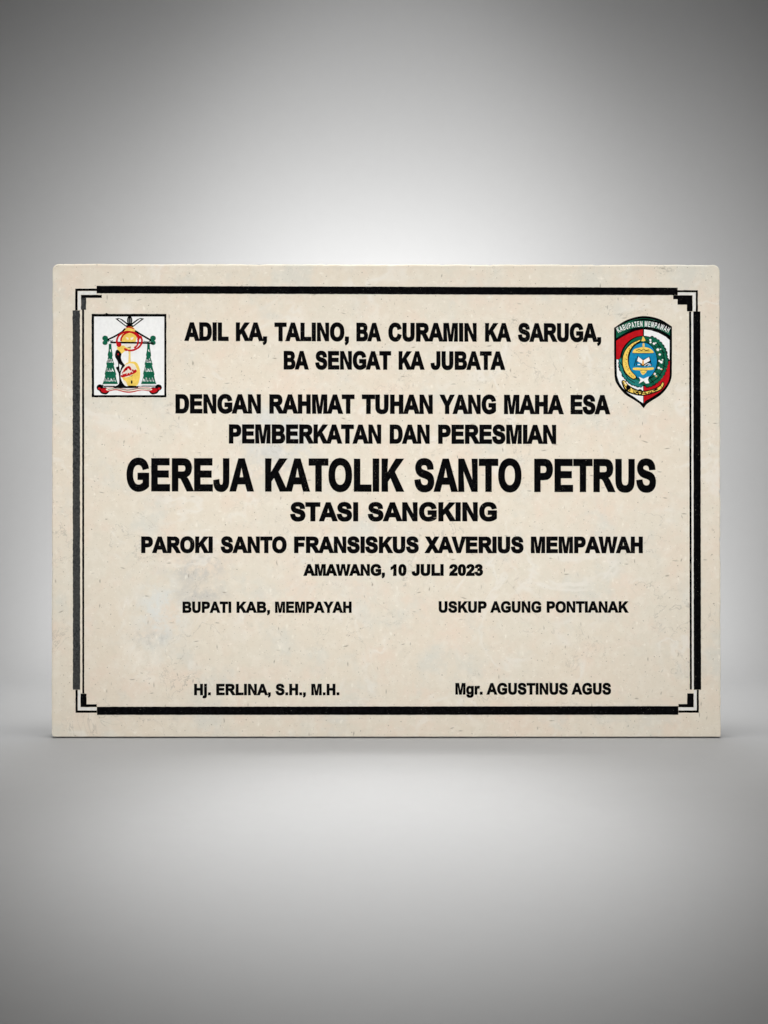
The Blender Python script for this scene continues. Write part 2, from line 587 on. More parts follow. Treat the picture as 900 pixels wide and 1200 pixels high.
# ------------------------------------------------------------------ lettering: heavy grotesque capitals drawn as outlines
GLYPH = {
 'A': (1479, "M1471 0H1149L1021 333H435L314 0H0L571 1466H884ZM926 580L724 1124L526 580Z"),
 'B': (1479, "M150 1466H736Q910 1466 995 1451Q1081 1437 1148 1391Q1216 1345 1261 1268Q1306 1192 1306 1097Q1306 994 1250 908Q1195 822 1100 779Q1234 740 1306 646Q1378 552 1378 425Q1378 325 1331 230Q1285 136 1204 79Q1124 23 1006 10Q932 2 649 0H150ZM446 1222V883H640Q813 883 855 888Q931 897 974 940Q1018 984 1018 1055Q1018 1123 980 1165Q943 1208 869 1217Q825 1222 616 1222ZM446 639V247H720Q880 247 923 256Q989 268 1030 314Q1072 361 1072 439Q1072 505 1040 551Q1008 597 947 618Q887 639 685 639Z"),
 'C': (1479, "M1087 539L1374 448Q1308 208 1154 91Q1001 -25 765 -25Q473 -25 285 174Q97 374 97 720Q97 1086 286 1288Q475 1491 783 1491Q1052 1491 1220 1332Q1320 1238 1370 1062L1077 992Q1051 1106 968 1172Q886 1238 768 1238Q605 1238 503 1121Q402 1004 402 742Q402 464 502 346Q602 228 762 228Q880 228 965 303Q1050 378 1087 539Z"),
 'D': (1479, "M148 1466H689Q872 1466 968 1438Q1097 1400 1189 1303Q1281 1206 1329 1065Q1377 925 1377 719Q1377 538 1332 407Q1277 247 1175 148Q1098 73 967 31Q869 0 705 0H148ZM444 1218V247H665Q789 247 844 261Q916 279 963 322Q1011 365 1041 463Q1071 562 1071 732Q1071 902 1041 993Q1011 1084 957 1135Q903 1186 820 1204Q758 1218 577 1218Z"),
 'E': (1366, "M149 0V1466H1236V1218H445V893H1181V646H445V247H1264V0Z"),
 'F': (1251, "M151 0V1466H1156V1218H447V871H1059V623H447V0Z"),
 'G': (1593, "M831 539V786H1469V202Q1376 112 1199 43Q1023 -25 842 -25Q612 -25 441 71Q270 168 184 347Q98 527 98 738Q98 967 194 1145Q290 1323 475 1418Q616 1491 826 1491Q1099 1491 1252 1376Q1406 1262 1450 1060L1156 1005Q1125 1113 1039 1175Q954 1238 826 1238Q632 1238 517 1115Q403 992 403 750Q403 489 519 358Q635 228 823 228Q916 228 1009 264Q1103 301 1170 353V539Z"),
 'H': (1479, "M150 0V1466H446V889H1026V1466H1322V0H1026V641H446V0Z"),
 'I': (569, "M140 0V1466H436V0Z"),
 'J': (1139, "M696 1466H991V538Q991 356 959 258Q916 130 803 52Q690 -25 505 -25Q288 -25 171 96Q54 218 53 453L332 485Q337 359 369 307Q417 228 515 228Q614 228 655 284Q696 341 696 519Z"),
 'K': (1479, "M153 0V1466H449V815L1047 1466H1445L893 895L1475 0H1092L689 688L449 443V0Z"),
 'L': (1251, "M157 0V1454H453V247H1189V0Z"),
 'M': (1706, "M145 0V1466H588L854 466L1117 1466H1561V0H1286V1154L995 0H710L420 1154V0Z"),
 'N': (1479, "M152 0V1466H440L1040 487V1466H1315V0H1018L427 956V0Z"),
 'O': (1593, "M88 724Q88 948 155 1100Q205 1212 291 1301Q378 1390 481 1433Q618 1491 797 1491Q1121 1491 1315 1290Q1510 1089 1510 731Q1510 376 1317 175Q1124 -25 801 -25Q474 -25 281 174Q88 374 88 724ZM393 734Q393 485 508 356Q623 228 800 228Q977 228 1090 355Q1204 483 1204 738Q1204 990 1093 1114Q983 1238 800 1238Q617 1238 505 1112Q393 987 393 734Z"),
 'P': (1366, "M149 0V1466H624Q894 1466 976 1444Q1102 1411 1187 1300Q1272 1190 1272 1015Q1272 880 1223 788Q1174 696 1098 643Q1023 591 945 574Q839 553 638 553H445V0ZM445 1218V802H607Q782 802 841 825Q900 848 933 897Q967 946 967 1011Q967 1091 920 1143Q873 1195 801 1208Q748 1218 588 1218Z"),
 'R': (1479, "M150 0V1466H773Q1008 1466 1114 1426Q1221 1387 1285 1286Q1349 1185 1349 1055Q1349 890 1252 782Q1155 675 962 647Q1058 591 1120 524Q1183 457 1289 286L1468 0H1114L900 319Q786 490 744 534Q702 579 655 595Q608 612 506 612H446V0ZM446 846H665Q878 846 931 864Q984 882 1014 926Q1044 970 1044 1036Q1044 1110 1004 1155Q965 1201 893 1213Q857 1218 677 1218H446Z"),
 'S': (1366, "M74 477L362 505Q388 360 467 292Q547 224 682 224Q825 224 897 284Q970 345 970 426Q970 478 939 514Q909 551 833 578Q781 596 596 642Q358 701 262 787Q127 908 127 1082Q127 1194 190 1291Q254 1389 373 1440Q493 1491 662 1491Q938 1491 1077 1370Q1217 1249 1224 1047L928 1034Q909 1147 846 1196Q784 1246 659 1246Q530 1246 457 1193Q410 1159 410 1102Q410 1050 454 1013Q510 966 726 915Q942 864 1045 809Q1149 755 1207 660Q1266 566 1266 427Q1266 301 1196 191Q1126 81 998 27Q870 -26 679 -26Q401 -26 252 102Q103 231 74 477Z"),
 'T': (1251, "M479 0V1218H44V1466H1209V1218H775V0Z"),
 'U': (1479, "M147 1466H443V672Q443 483 454 427Q473 337 544 282Q616 228 740 228Q866 228 930 279Q994 331 1007 406Q1020 481 1020 655V1466H1316V696Q1316 432 1292 323Q1268 214 1203 139Q1139 64 1031 19Q923 -25 749 -25Q539 -25 430 23Q322 72 259 149Q196 227 176 312Q147 438 147 684Z"),
 'V': (1366, "M523 0L-1 1466H320L691 381L1050 1466H1364L839 0Z"),
 'W': (1933, "M358 0L8 1466H311L532 459L800 1466H1152L1409 442L1634 1466H1932L1576 0H1262L970 1096L679 0Z"),
 'X': (1366, "M0 0L501 765L47 1466H393L687 995L975 1466H1318L862 754L1363 0H1006L681 507L355 0Z"),
 'Y': (1366, "M532 0V617L-5 1466H342L687 886L1025 1466H1366L827 615V0Z"),
 '0': (1139, "M562 1472Q775 1472 895 1320Q1038 1140 1038 723Q1038 307 894 125Q775 -25 562 -25Q348 -25 217 139Q86 304 86 726Q86 1140 230 1322Q349 1472 562 1472ZM562 1239Q511 1239 471 1206Q431 1174 409 1090Q380 981 380 723Q380 465 406 368Q432 272 471 240Q511 208 562 208Q613 208 653 240Q693 273 715 357Q744 465 744 723Q744 981 718 1077Q692 1174 652 1206Q613 1239 562 1239Z"),
 '1': (1139, "M806 0H525V1059Q371 915 162 846V1101Q272 1137 401 1237Q530 1338 578 1472H806Z"),
 '2': (1139, "M1036 261V0H51Q67 148 147 280Q227 413 463 632Q653 809 696 872Q754 959 754 1044Q754 1138 703 1188Q653 1239 564 1239Q476 1239 424 1186Q372 1133 364 1010L84 1038Q109 1270 241 1371Q373 1472 571 1472Q788 1472 912 1355Q1036 1238 1036 1064Q1036 965 1000 875Q965 786 888 688Q837 623 704 501Q571 379 535 339Q500 299 478 261Z"),
 '3': (1139, "M77 389L349 422Q362 318 419 263Q476 208 557 208Q644 208 703 274Q763 340 763 452Q763 558 706 620Q649 682 567 682Q513 682 438 661L469 890Q583 887 643 939Q703 992 703 1079Q703 1153 659 1197Q615 1241 542 1241Q470 1241 419 1191Q368 1141 357 1045L98 1089Q125 1222 179 1301Q234 1381 331 1426Q429 1472 550 1472Q757 1472 882 1340Q985 1232 985 1096Q985 903 774 788Q900 761 975 667Q1051 573 1051 440Q1051 247 910 111Q769 -25 559 -25Q360 -25 229 89Q98 204 77 389Z"),
 'g': (1251, "M121 -70L442 -109Q450 -165 479 -186Q519 -216 605 -216Q715 -216 770 -183Q807 -161 826 -112Q839 -77 839 17V172Q713 0 521 0Q307 0 182 181Q84 324 84 537Q84 804 212 945Q341 1086 532 1086Q729 1086 857 913V1062H1120V109Q1120 -79 1089 -172Q1058 -265 1002 -318Q946 -371 852 -401Q759 -431 616 -431Q346 -431 233 -338Q120 -246 120 -104ZM372 553Q372 384 437 305Q503 227 599 227Q702 227 773 307Q844 388 844 546Q844 711 776 791Q708 871 604 871Q503 871 437 792Q372 714 372 553Z"),
 'j': (569, "M149 1206V1466H430V1206ZM430 1062V30Q430 -173 403 -257Q377 -341 303 -386Q229 -431 114 -431Q73 -431 26 -423Q-21 -416 -76 -401L-27 -161Q-8 -165 9 -167Q26 -170 41 -170Q84 -170 110 -152Q136 -134 142 -107Q149 -80 149 18V1062Z"),
 'r': (797, "M416 0H135V1062H396V911Q463 1018 516 1052Q570 1086 638 1086Q734 1086 823 1033L736 788Q665 834 604 834Q545 834 504 801Q463 769 439 684Q416 599 416 328Z"),
 ',': (569, "M137 281H418V80Q418 -42 397 -112Q376 -183 317 -239Q258 -295 167 -327L112 -211Q198 -183 234 -134Q271 -85 273 0H137Z"),
 '.': (569, "M147 0V281H428V0Z"),
}


def parse(path):
    import re
    tok = re.findall(r'[MLHVQZ]|-?\d+', path)
    cs, c, i, cmd = [], [], 0, None
    x = y = 0
    while i < len(tok):
        if tok[i] in 'MLHVQZ':
            cmd = tok[i]
            i += 1
            if cmd == 'Z':
                if len(c) > 1 and c[0] == c[-1]:
                    c.pop()
                cs.append(c)
                c = []
            continue
        if cmd in 'ML':
            x, y = int(tok[i]), int(tok[i + 1]); i += 2
            c.append((x, y))
        elif cmd == 'H':
            x = int(tok[i]); i += 1
            c.append((x, y))
        elif cmd == 'V':
            y = int(tok[i]); i += 1
            c.append((x, y))
        elif cmd == 'Q':
            cx, cy, ex, ey = (int(t) for t in tok[i:i + 4]); i += 4
            for k in range(1, 5):
                t = k / 4
                c.append(((1 - t) ** 2 * x + 2 * t * (1 - t) * cx + t * t * ex, (1 - t) ** 2 * y + 2 * t * (1 - t) * cy + t * t * ey))
            x, y = ex, ey
    return cs


def inside(pt, c):
    r = False
    for i in range(len(c)):
        a, b = c[i - 1], c[i]
        if (a[1] > pt[1]) != (b[1] > pt[1]) and pt[0] < (b[0] - a[0]) * (pt[1] - a[1]) / (b[1] - a[1]) + a[0]:
            r = not r
    return r


SHAPES = {}
for ch, (adv, p) in GLYPH.items():
    groups = []
    cs = parse(p)
    for c in cs:
        if not any(d is not c and inside(c[0], d) for d in cs):
            holes = [h for h in cs if h is not c and inside(h[0], c)]
            groups.append((c, holes))
    SHAPES[ch] = (adv, groups)


def grow(c, e, hole):
    """push a contour outwards (or a hole inwards) by e with mitred corners"""
    if (area(c) > 0) == hole:
        c = c[::-1]
    # now: outer counter-clockwise, hole clockwise -> filled side on the left
    out = []
    n = len(c)
    for i in range(n):
        p0, p1, p2 = c[i - 1], c[i], c[(i + 1) % n]
        d1 = (p1[0] - p0[0], p1[1] - p0[1]); d2 = (p2[0] - p1[0], p2[1] - p1[1])
        l1 = math.hypot(*d1) or 1e-9; l2 = math.hypot(*d2) or 1e-9
        n1 = (d1[1] / l1, -d1[0] / l1); n2 = (d2[1] / l2, -d2[0] / l2)
        m = (n1[0] + n2[0], n1[1] + n2[1])
        q = m[0] ** 2 + m[1] ** 2
        k = 2 * e / max(q, 0.9)
        out.append((p1[0] + m[0] * k, p1[1] + m[1] * k))
    return out


def thin(c, d=0.45):
    """drop crowded points on the rounds, keep true corners"""
    out = []
    n = len(c)
    for i in range(n):
        a, b, q = c[i - 1], c[i], c[(i + 1) % n]
        l1 = math.hypot(b[0] - a[0], b[1] - a[1]); l2 = math.hypot(q[0] - b[0], q[1] - b[1])
        cosang = ((b[0] - a[0]) * (q[0] - b[0]) + (b[1] - a[1]) * (q[1] - b[1])) / max(l1 * l2, 1e-9)
        if cosang > 0.75 and out and math.hypot(b[0] - out[-1][0], b[1] - out[-1][1]) < d:
            continue
        out.append(b)
    return out


def glyph_contours(ch, place, e):
    """place maps font units to pixels (y up); returns pixel contour groups"""
    res = []
    for outer, holes in SHAPES[ch][1]:
        g = [grow(thin([place(p) for p in outer]), e, False)]
        for h in holes:
            hp = grow(thin([place(p) for p in h]), e, True)
            g.append(hp)
        res.append([[(x, -y) for x, y in c] for c in g])
    return res


def wob(c, amp=0.06):
    """thin out crowded points, then a faint hand-cut wobble"""
    k = [c[0]]
    for p in c[1:]:
        if math.hypot(p[0] - k[-1][0], p[1] - k[-1][1]) > 0.28:
            k.append(p)
    if len(k) > 3 and math.hypot(k[0][0] - k[-1][0], k[0][1] - k[-1][1]) < 0.28:
        k.pop()
    c = k
    return [(x + random.uniform(-amp, amp), y + random.uniform(-amp, amp)) for x, y in c]


def words(line, top, base, e, tilt=0.0):
    """line: list of (word, x0, x1) in photograph pixels"""
    P = Paint()
    xa = line[0][1]
    n = 0
    for word, x0, x1 in line:
        pen = 0
        pos = []
        for ch in word:
            pos.append((ch, pen))
            pen += SHAPES[ch][0]
        lo = min(p[0] for o, _ in SHAPES[word[0]][1] for p in o)
        hi = max(pos[-1][1] + p[0] for o, _ in SHAPES[word[-1]][1] for p in o)
        sx = (x1 - x0 - 2 * e) / (hi - lo)
        for ch, px in pos:
            sy = (base - top - 2 * e) / 1466.0

            def place(p, px=px):
                X = x0 + e + (px + p[0] - lo) * sx
                return (X, -(base - e) + p[1] * sy - tilt * (X - xa))
            for g in glyph_contours(ch, place, e):
                P.poly([wob(c) for c in g], 0, extra=0.00002 * (n % 2))
            n += 1
    return P


TEXT = [
 ("small opening line of black capitals between the two emblems", 377.6, 399.6, 0.75, 0.0026,
  [("ADIL", 216.2, 268), ("KA,", 276.4, 313), ("TALINO,", 321.6, 409), ("BA", 417.6, 446.6), ("CURAMIN", 455, 558.6), ("KA", 568.4, 598.8), ("SARUGA,", 607, 704.6)]),
 ("second black line, short and centred under the opening line", 411.2, 433.1, 0.75, 0.002,
  [("BA", 332.4, 361.8), ("SENGAT", 369.4, 458.4), ("KA", 467, 497.4), ("JUBATA", 504.6, 592)]),
 ("black line of capitals beginning with a dedication, under the gap", 461.8, 484.6, 0.8, 0.002,
  [("DENGAN", 205.6, 305.8), ("RAHMAT", 315.6, 415.6), ("TUHAN", 424, 507.2), ("YANG", 515.4, 581.4), ("MAHA", 590.6, 660.6), ("ESA", 668.6, 715)]),
 ("black line just above the largest heading", 497.2, 519.8, 0.8, 0.0015,
  [("PEMBERKATAN", 268.2, 446.8), ("DAN", 456.6, 503.6), ("PERESMIAN", 513.4, 651.8)]),
 ("largest heading, tall heavy black capitals", 536.8, 575.9, 1.0, 0.0016,
  [("GEREJA", 148.2, 297.4), ("KATOLIK", 310.6, 473.2), ("SANTO", 485.6, 611.2), ("PETRUS", 626, 768.8)]),
 ("short wide black line directly under the largest heading", 588.5, 611.0, 0.85, 0.0,
  [("STASI", 340, 419.8), ("SANGKING", 431, 582.4)]),
 ("long black line of the parish under the heading", 628.6, 648.2, 0.75, 0.0003,
  [("PAROKI", 165.4, 249.4), ("SANTO", 258.6, 336), ("FRANSISKUS", 344.6, 490.8), ("XAVERIUS", 498, 613.6), ("MEMPAWAH", 622, 753.4)]),
 ("small black place and date line in the middle", 661.0, 674.9, 0.6, 0.0,
  [("AMAWANG,", 355.6, 451.2), ("10", 457.6, 476.4), ("JULI", 482.4, 520), ("2023", 526.2, 566.2)]),
 ("small black office title on the left half", 704.9, 718.3, 0.42, 0.0,
  [("BUPATI", 213.9, 271.1), ("KAB,", 277.2, 316.4), ("MEMPAYAH", 322.2, 412.1)]),
 ("small black office title on the right half", 704.5, 718.1, 0.42, 0.0,
  [("USKUP", 514, 570.4), ("AGUNG", 574.5, 634.4), ("PONTIANAK", 640.6, 736.5)]),
 ("small black name at the lower left", 801.3, 814.8, 0.42, 0.0,
  [("Hj.", 227.4, 247.1), ("ERLINA,", 253.4, 317.4), ("S.H.,", 322.9, 358.5), ("M.H.", 364.7, 397.8)]),
 ("small black name at the lower right", 800.3, 814.1, 0.42, 0.0,
  [("Mgr.", 533.6, 565.6), ("AGUSTINUS", 570.1, 665.5), ("AGUS", 669.8, 716.2)]),
]
for lab, top_, base_, e, tilt, ws in TEXT:
    words(ws, top_, base_, e * 1.1 + 0.12, tilt).build("inscription_line", BLACK, plaque, lab)


# ------------------------------------------------------------------ left emblem: bishop's arms on a white framed panel
def build_arms():
    K = 104 / 900.0

    def q(pts):
        return [(100 + x * K, 360 + y * K) for x, y in pts]

    def w(v):
        return v * K
    root = Paint().poly(q([(80, 82), (808, 82), (808, 902), (80, 902)]), 0).build("coat_of_arms", WHITE, plaque, "bishop's coat of arms on a white square panel with black frame")

    def sub(name, mat, shapes, layer=1, label=None):
        P = Paint()
        for s in shapes:
            P.poly(s, layer)
        return P.build(name, mat, root, label)

    def st(pts, width):
        return stroke(q(pts), width * K)

    def ring(cx, cy, rx, ry, a0, a1, wd):
        return st(ell(cx, cy, rx, ry, a0, a1, 26), wd)

    fr = [rough_poly(q([(64, 68), (822, 68), (822, 914), (66, 914)]), 0.18), q([(89, 95), (89, 892), (801, 892), (801, 95)])]
    sub("frame", BLACK, [fr, ell(100 + 215 * K, 360 + 66 * K, 1.3, 0.8)], 1)
    # leafy top: two blades and a bud
    for s in (1, -1):
        def mx(pts):
            return q([(450 + s * (x - 450), y) for x, y in pts])
        sub("leaf_blade", BLACK, [[mx([(303, 117), (340, 109), (376, 124), (440, 172), (470, 200), (418, 203), (350, 152)]),
                                   mx([(330, 122), (412, 186), (428, 181), (368, 133), (345, 118)])]])
    sub("bud", BLACK, [[q(ell(450, 135, 27, 48)), q(ell(441, 140, 5, 30))[::-1], q(ell(461, 140, 5, 30))[::-1]], q([(425, 160), (475, 160), (462, 186), (450, 178), (438, 186)])])
    sub("bud_stripe", GREYP, [q(ell(441, 140, 5, 30)), q(ell(461, 140, 5, 30))])
    # hat with sloping brim
    sub("crown", YELLOW, [q(curve([(372, 275), (392, 235), (420, 205), (450, 197), (485, 206), (512, 238), (528, 275), (515, 330), (500, 352), (372, 352), (358, 320)]))], 2)
    sub("face_pale", CREAM, [q([(412, 302), (436, 312), (440, 330), (424, 326)]), q([(458, 312), (492, 302), (484, 326), (462, 332)]), q(curve([(395, 378), (455, 374), (510, 378), (500, 405), (440, 412), (405, 402)]))], 3)  # pale face area and small marks of the emblem
    sub("hat_brim", BLACK, [st([(405, 218), (372, 252), (300, 296), (226, 330)], 16), st([(505, 240), (560, 275), (664, 335)], 18),
                            st([(255, 358), (420, 360), (560, 362), (695, 366)], 18), st([(228, 330), (262, 345), (280, 340)], 7),
                            st([(590, 345), (640, 352), (668, 338)], 6)], 4)
    sub("red_ring", RED, [ring(432, 345, 112, 96, 150, 352, 18), ring(447, 340, 128, 100, 330, 455, 18)], 5)
    sub("red_ring", RED, [ring(462, 342, 100, 90, 178, 345, 16), ring(455, 345, 82, 80, 340, 420, 16)], 5.6)
    sub("red_dot", RED, [q(ell(341, 381, 25, 23)), q(curve([(398, 415), (430, 428), (436, 440), (412, 444), (396, 430)])), q(curve([(400, 222), (440, 196), (495, 214), (490, 222), (440, 208)]))], 6.2)
    # cord knots and tassels
    for s, xs in ((1, 200), (-1, 688)):
        P = Paint()
        P.poly(q(ell(xs + s * 1, 315, 29, 27)), 1).poly(q(ell(xs, 361, 26, 23)), 1.3).poly(q([(xs, 330), (xs + s * 38, 325), (xs + s * 40, 350), (xs, 352)]), 1.6)
        P.build("cord_knot", GREEN, root)
        Q = Paint().stroke(q([(xs - 12, 320), (xs, 312), (xs + 12, 322)]), w(5), 2)
        Q.build("knot_crease", DKGREEN, root)
    for cx in (252, 641):
        P = Paint()
        # four flared tiers
        P.poly(q([(cx - 13, 372), (cx + 13, 372), (cx + 14, 410), (cx + 24, 470), (cx + 26, 490), (cx + 20, 505), (cx + 36, 560), (cx + 42, 578), (cx + 36, 590),
                  (cx + 50, 640), (cx + 62, 680), (cx + 56, 692), (cx + 66, 740), (cx + 79, 780), (cx - 77, 780), (cx - 62, 735), (cx - 50, 690), (cx - 56, 676), (cx - 44, 630),
                  (cx - 34, 590), (cx - 40, 575), (cx - 30, 540), (cx - 20, 500), (cx - 26, 485), (cx - 16, 440), (cx - 14, 410)]), 1)
        P.build("tassel", GREEN, root)
        M = Paint()
        M.poly(q([(cx - 4, 432), (cx + 6, 428), (cx + 10, 456), (cx + 2, 452)]), 2)
        for y, n_, hw in ((540, 3, 24), (632, 3, 38), (732, 4, 60)):
            for k in range(n_):
                x = cx - hw + (k + 0.5) * 2 * hw / n_
                M.stroke(q([(x - 9, y + 20), (x - 5, y - 14 + random.uniform(-6, 6)), (x + 3, y + 6), (x + 8, y + 22)]), w(8.5), 2 + 0.3 * (k % 2))
        M.build("tassel_mark", WHITE, root)
    # jar pouring scroll
    sub("scroll", YELLOW, [q(curve([(322, 405), (350, 390), (400, 388), (440, 398), (452, 420), (425, 440), (395, 450), (368, 472), (335, 448)]))], 2)
    sub("staff", PALEYELLOW, [q([(433, 405), (462, 400), (459, 470), (461, 555), (436, 558), (440, 480)])], 3)
    sub("jar", YELLOW, [q(curve([(430, 562), (500, 553), (538, 588), (556, 660), (549, 740), (520, 797), (450, 800), (408, 778), (385, 735), (372, 690), (392, 600)]))], 2.5)
    sub("jar_pale", CREAM, [q(curve([(400, 590), (440, 572), (490, 575), (515, 610), (520, 640), (470, 690), (420, 712), (392, 706), (372, 680), (385, 620)])),  # paler painted area on the jar's left
                                 q(curve([(385, 740), (410, 752), (425, 790), (400, 782)]))], 3.2)
    sub("jar_motif", RED, [q(curve([(362, 690), (400, 675), (450, 664), (495, 640), (516, 632), (518, 660), (470, 684), (410, 704), (370, 712)], 4)),
                           q(curve([(384, 652), (400, 622), (425, 602), (446, 597), (464, 615), (470, 640), (455, 640), (436, 622), (415, 640), (400, 656)], 4)),
                           q(ell(482, 642, 9, 12)), q(ell(420, 632, 8, 10)), st([(378, 700), (372, 668), (388, 655)], 9)], 4)
    sub("motif_gap", CREAM, [st([(420, 684), (428, 672)], 6), st([(448, 676), (456, 662)], 6), st([(476, 664), (484, 650)], 6)], 5)
    sub("jar_mark", BLACK, [q(ell(471, 760, 9, 18)), st([(440, 690), (470, 700), (478, 688)], 5)], 4)
    sub("dark_figure", BLACK, [q(curve([(318, 434), (338, 438), (366, 474), (360, 510), (376, 555), (402, 592), (378, 622), (362, 655), (358, 700), (368, 745), (398, 792), (430, 812), (296, 814), (338, 782), (344, 725), (336, 665), (310, 612), (334, 600), (328, 548), (304, 505), (306, 458)], 4))], 4.2)
    sub("figure_gap", WHITE, [q([(344, 575), (372, 594), (358, 628), (352, 655), (346, 610)]), st([(372, 640), (366, 670), (376, 690)], 7)], 5)
    sub("figure_gap", RED, [q(ell(334, 478, 6, 10))], 5)
    # ground and motto ribbon
    sub("ground", BLACK, [q(curve([(288, 808), (340, 792), (400, 806), (450, 796), (520, 800), (530, 818), (420, 822), (300, 820)])), st([(176, 784), (186, 806), (290, 806)], 5), st([(530, 800), (630, 806), (716, 806)], 4)], 5.2)
    for s in (1, -1):
        def mr(pts):
            return q([(445 + s * (x - 445), y) for x, y in pts])
        sub("ribbon_end", BLACK, [mr(ell(148, 815, 34, 32)), mr(curve([(140, 830), (205, 812), (245, 845), (215, 884), (170, 878), (150, 860)]))], 1.5)
        sub("ribbon_end", RED, [mr(curve([(160, 828), (205, 824), (238, 846), (212, 868), (178, 864), (160, 850)])), mr(ell(142, 826, 14, 12))], 2.4)
    sub("motto_ribbon", RED, [q(curve([(208, 824), (300, 812), (440, 834), (575, 812), (680, 824), (668, 852), (570, 844), (470, 866), (400, 864), (310, 842), (222, 856)]))], 3)
    sub("ribbon_outline", BLACK, [st([(170, 792), (190, 800), (300, 800)], 6), st([(228, 836), (300, 822), (430, 844), (560, 822), (662, 834)], 5), st([(520, 806), (600, 796), (716, 798)], 5)], 4.6)
    sub("motto_ribbon", CREAM, [q(curve([(216, 826), (300, 816), (440, 838), (575, 816), (672, 828), (662, 844), (570, 836), (470, 854), (400, 852), (310, 832), (228, 846)]))], 4)


build_arms()


# ------------------------------------------------------------------ right emblem: regency shield
def build_shield():
    def q(pts):
        return [(710 + x / 10.0, 364 + y / 10.0) for x, y in pts]

    def st(pts, wd):
        return stroke(q(pts), wd / 10.0)
    outer = curve([(100, 205), (250, 112), (435, 68), (620, 100), (770, 190)], 6, False) + \
        curve([(771, 300), (770, 620), (764, 790), (715, 900), (640, 985), (540, 1050), (480, 1092), (443, 1140)], 5, False) + \
        curve([(400, 1090), (330, 1042), (225, 975), (140, 870), (106, 770), (101, 500)], 5, False)
    outer = [(436 + (x - 436) * 1.012, 600 + (y - 600) * 1.008) for x, y in outer]
    root = Paint().poly(q(outer), 0).build("shield_emblem", BLACK, plaque, "regency shield emblem, red and white quarters around a green wreath")

    def sub(name, mat, shapes, layer=1, label=None):
        P = Paint()
        for s in shapes:
            P.poly(s, layer)
        return P.build(name, mat, root, label)
    sub("quarter", RED, [q([(122, 352), (180, 315), (260, 272), (345, 238), (432, 220), (432, 568), (122, 568)])], label="red upper left quarter")
    sub("quarter", WHITE, [q([(447, 220), (530, 232), (620, 262), (700, 305), (746, 345), (746, 572), (447, 572)])], label="white upper right quarter")
    sub("quarter", WHITE, [q([(124, 574), (436, 574), (436, 1085)] + curve([(400, 1062), (335, 1015), (240, 950), (165, 860), (130, 760)], 4, False))], label="white lower left quarter")
    sub("quarter", RED, [q([(444, 574), (720, 574), (732, 600), (748, 590)] + curve([(746, 760), (730, 830), (690, 895), (630, 955), (530, 1020), (470, 1055), (444, 1085)], 4, False))], label="red lower right quarter")
    band = curve([(122, 212), (260, 130), (435, 92), (610, 122), (750, 205)], 6, False) + curve([(750, 318), (690, 272), (610, 232), (520, 206), (435, 196), (345, 208), (260, 242), (180, 286), (122, 322)], 5, False)
    sub("name_banner", GREEN, [q(band)])
    sub("banner_shade", BLACK, [q(curve([(560, 130), (640, 150), (748, 212)], 5, False) + curve([(748, 240), (690, 205), (560, 160)], 5, False)), q(curve([(640, 250), (700, 268), (748, 300), (750, 322), (690, 276)], 4)), q(curve([(300, 122), (430, 96), (540, 108), (640, 136), (740, 196), (735, 208), (630, 156), (520, 124), (430, 116)], 4)), q(curve([(455, 188), (530, 196), (620, 222), (700, 262), (750, 296), (750, 330), (690, 290), (600, 246), (500, 214)], 4)), q(curve([(190, 262), (300, 212), (420, 190), (300, 224)], 4))], 2)
    # lettering along the arch
    P = Paint()
    text = "KABUPATEN MEMPAWAH"
    cx, cy, R = 437.0, 800.0, 612.0
    advs = [SHAPES[c][0] if c != ' ' else 620 for c in text]
    tot = sum(advs)
    span = math.radians(57.5)
    a = -span / 2
    n = 0
    for c, ad in zip(text, advs):
        da = span * ad / tot
        if c != ' ':
            mid = a + da / 2
            sx = R * da / ad

            def place(p, mid=mid, sx=sx, ad=ad):
                u = (p[0] - ad / 2) * sx * 0.9
                v = R + p[1] * 64 / 1466.0
                X = cx + v * math.sin(mid) + u * math.cos(mid)
                Y = cy - v * math.cos(mid) + u * math.sin(mid)
                return (710 + X / 10, -(364 + Y / 10))
            for g in glyph_contours(c, place, 0.0):
                P.poly([wob(c, 0.02) for c in g], 3, extra=0.00002 * (n % 2))
            n += 1
        a += da
    P.build("banner_lettering", WHITE, root)

    # wreath
    def blob_ring(pts, r, mat, name, layer):
        P = Paint()
        for i, (x, y) in enumerate(pts):
            rr = r * random.uniform(0.8, 1.2)
            P.poly(q(ell(x, y, rr, rr, n=10)), layer + 0.25 * (i % 3))
        return P.build(name, mat, root)
    sub("wreath_outline", BLACK, [q(ell(432, 590, 270, 296, n=48))], 2)
    arc_r = ell(440, 590, 268, 292, -68, 80, 18)
    arc_l = ell(430, 590, 262, 292, 95, 182, 12)
    blob_ring(arc_r, 27, BLACK, "leaf_edge", 2.5)
    blob_ring(arc_l, 27, BLACK, "leaf_edge", 2.5)
    blob_ring(ell(440, 590, 262, 286, -66, 80, 18), 24, GREEN, "leaf", 3.4)
    blob_ring(ell(430, 590, 256, 286, 95, 182, 12), 25, TEAL, "leaf", 3.4)
    sub("wreath", GREEN, [[q(ell(436, 588, 254, 284, n=44)), q(ell(432, 590, 166, 212, n=40))[::-1]]], 4.4)
    sub("wreath", TEAL, [q(ell(432, 588, 250, 290, 100, 172, 14) + ell(432, 588, 195, 245, 172, 100, 14))], 5)
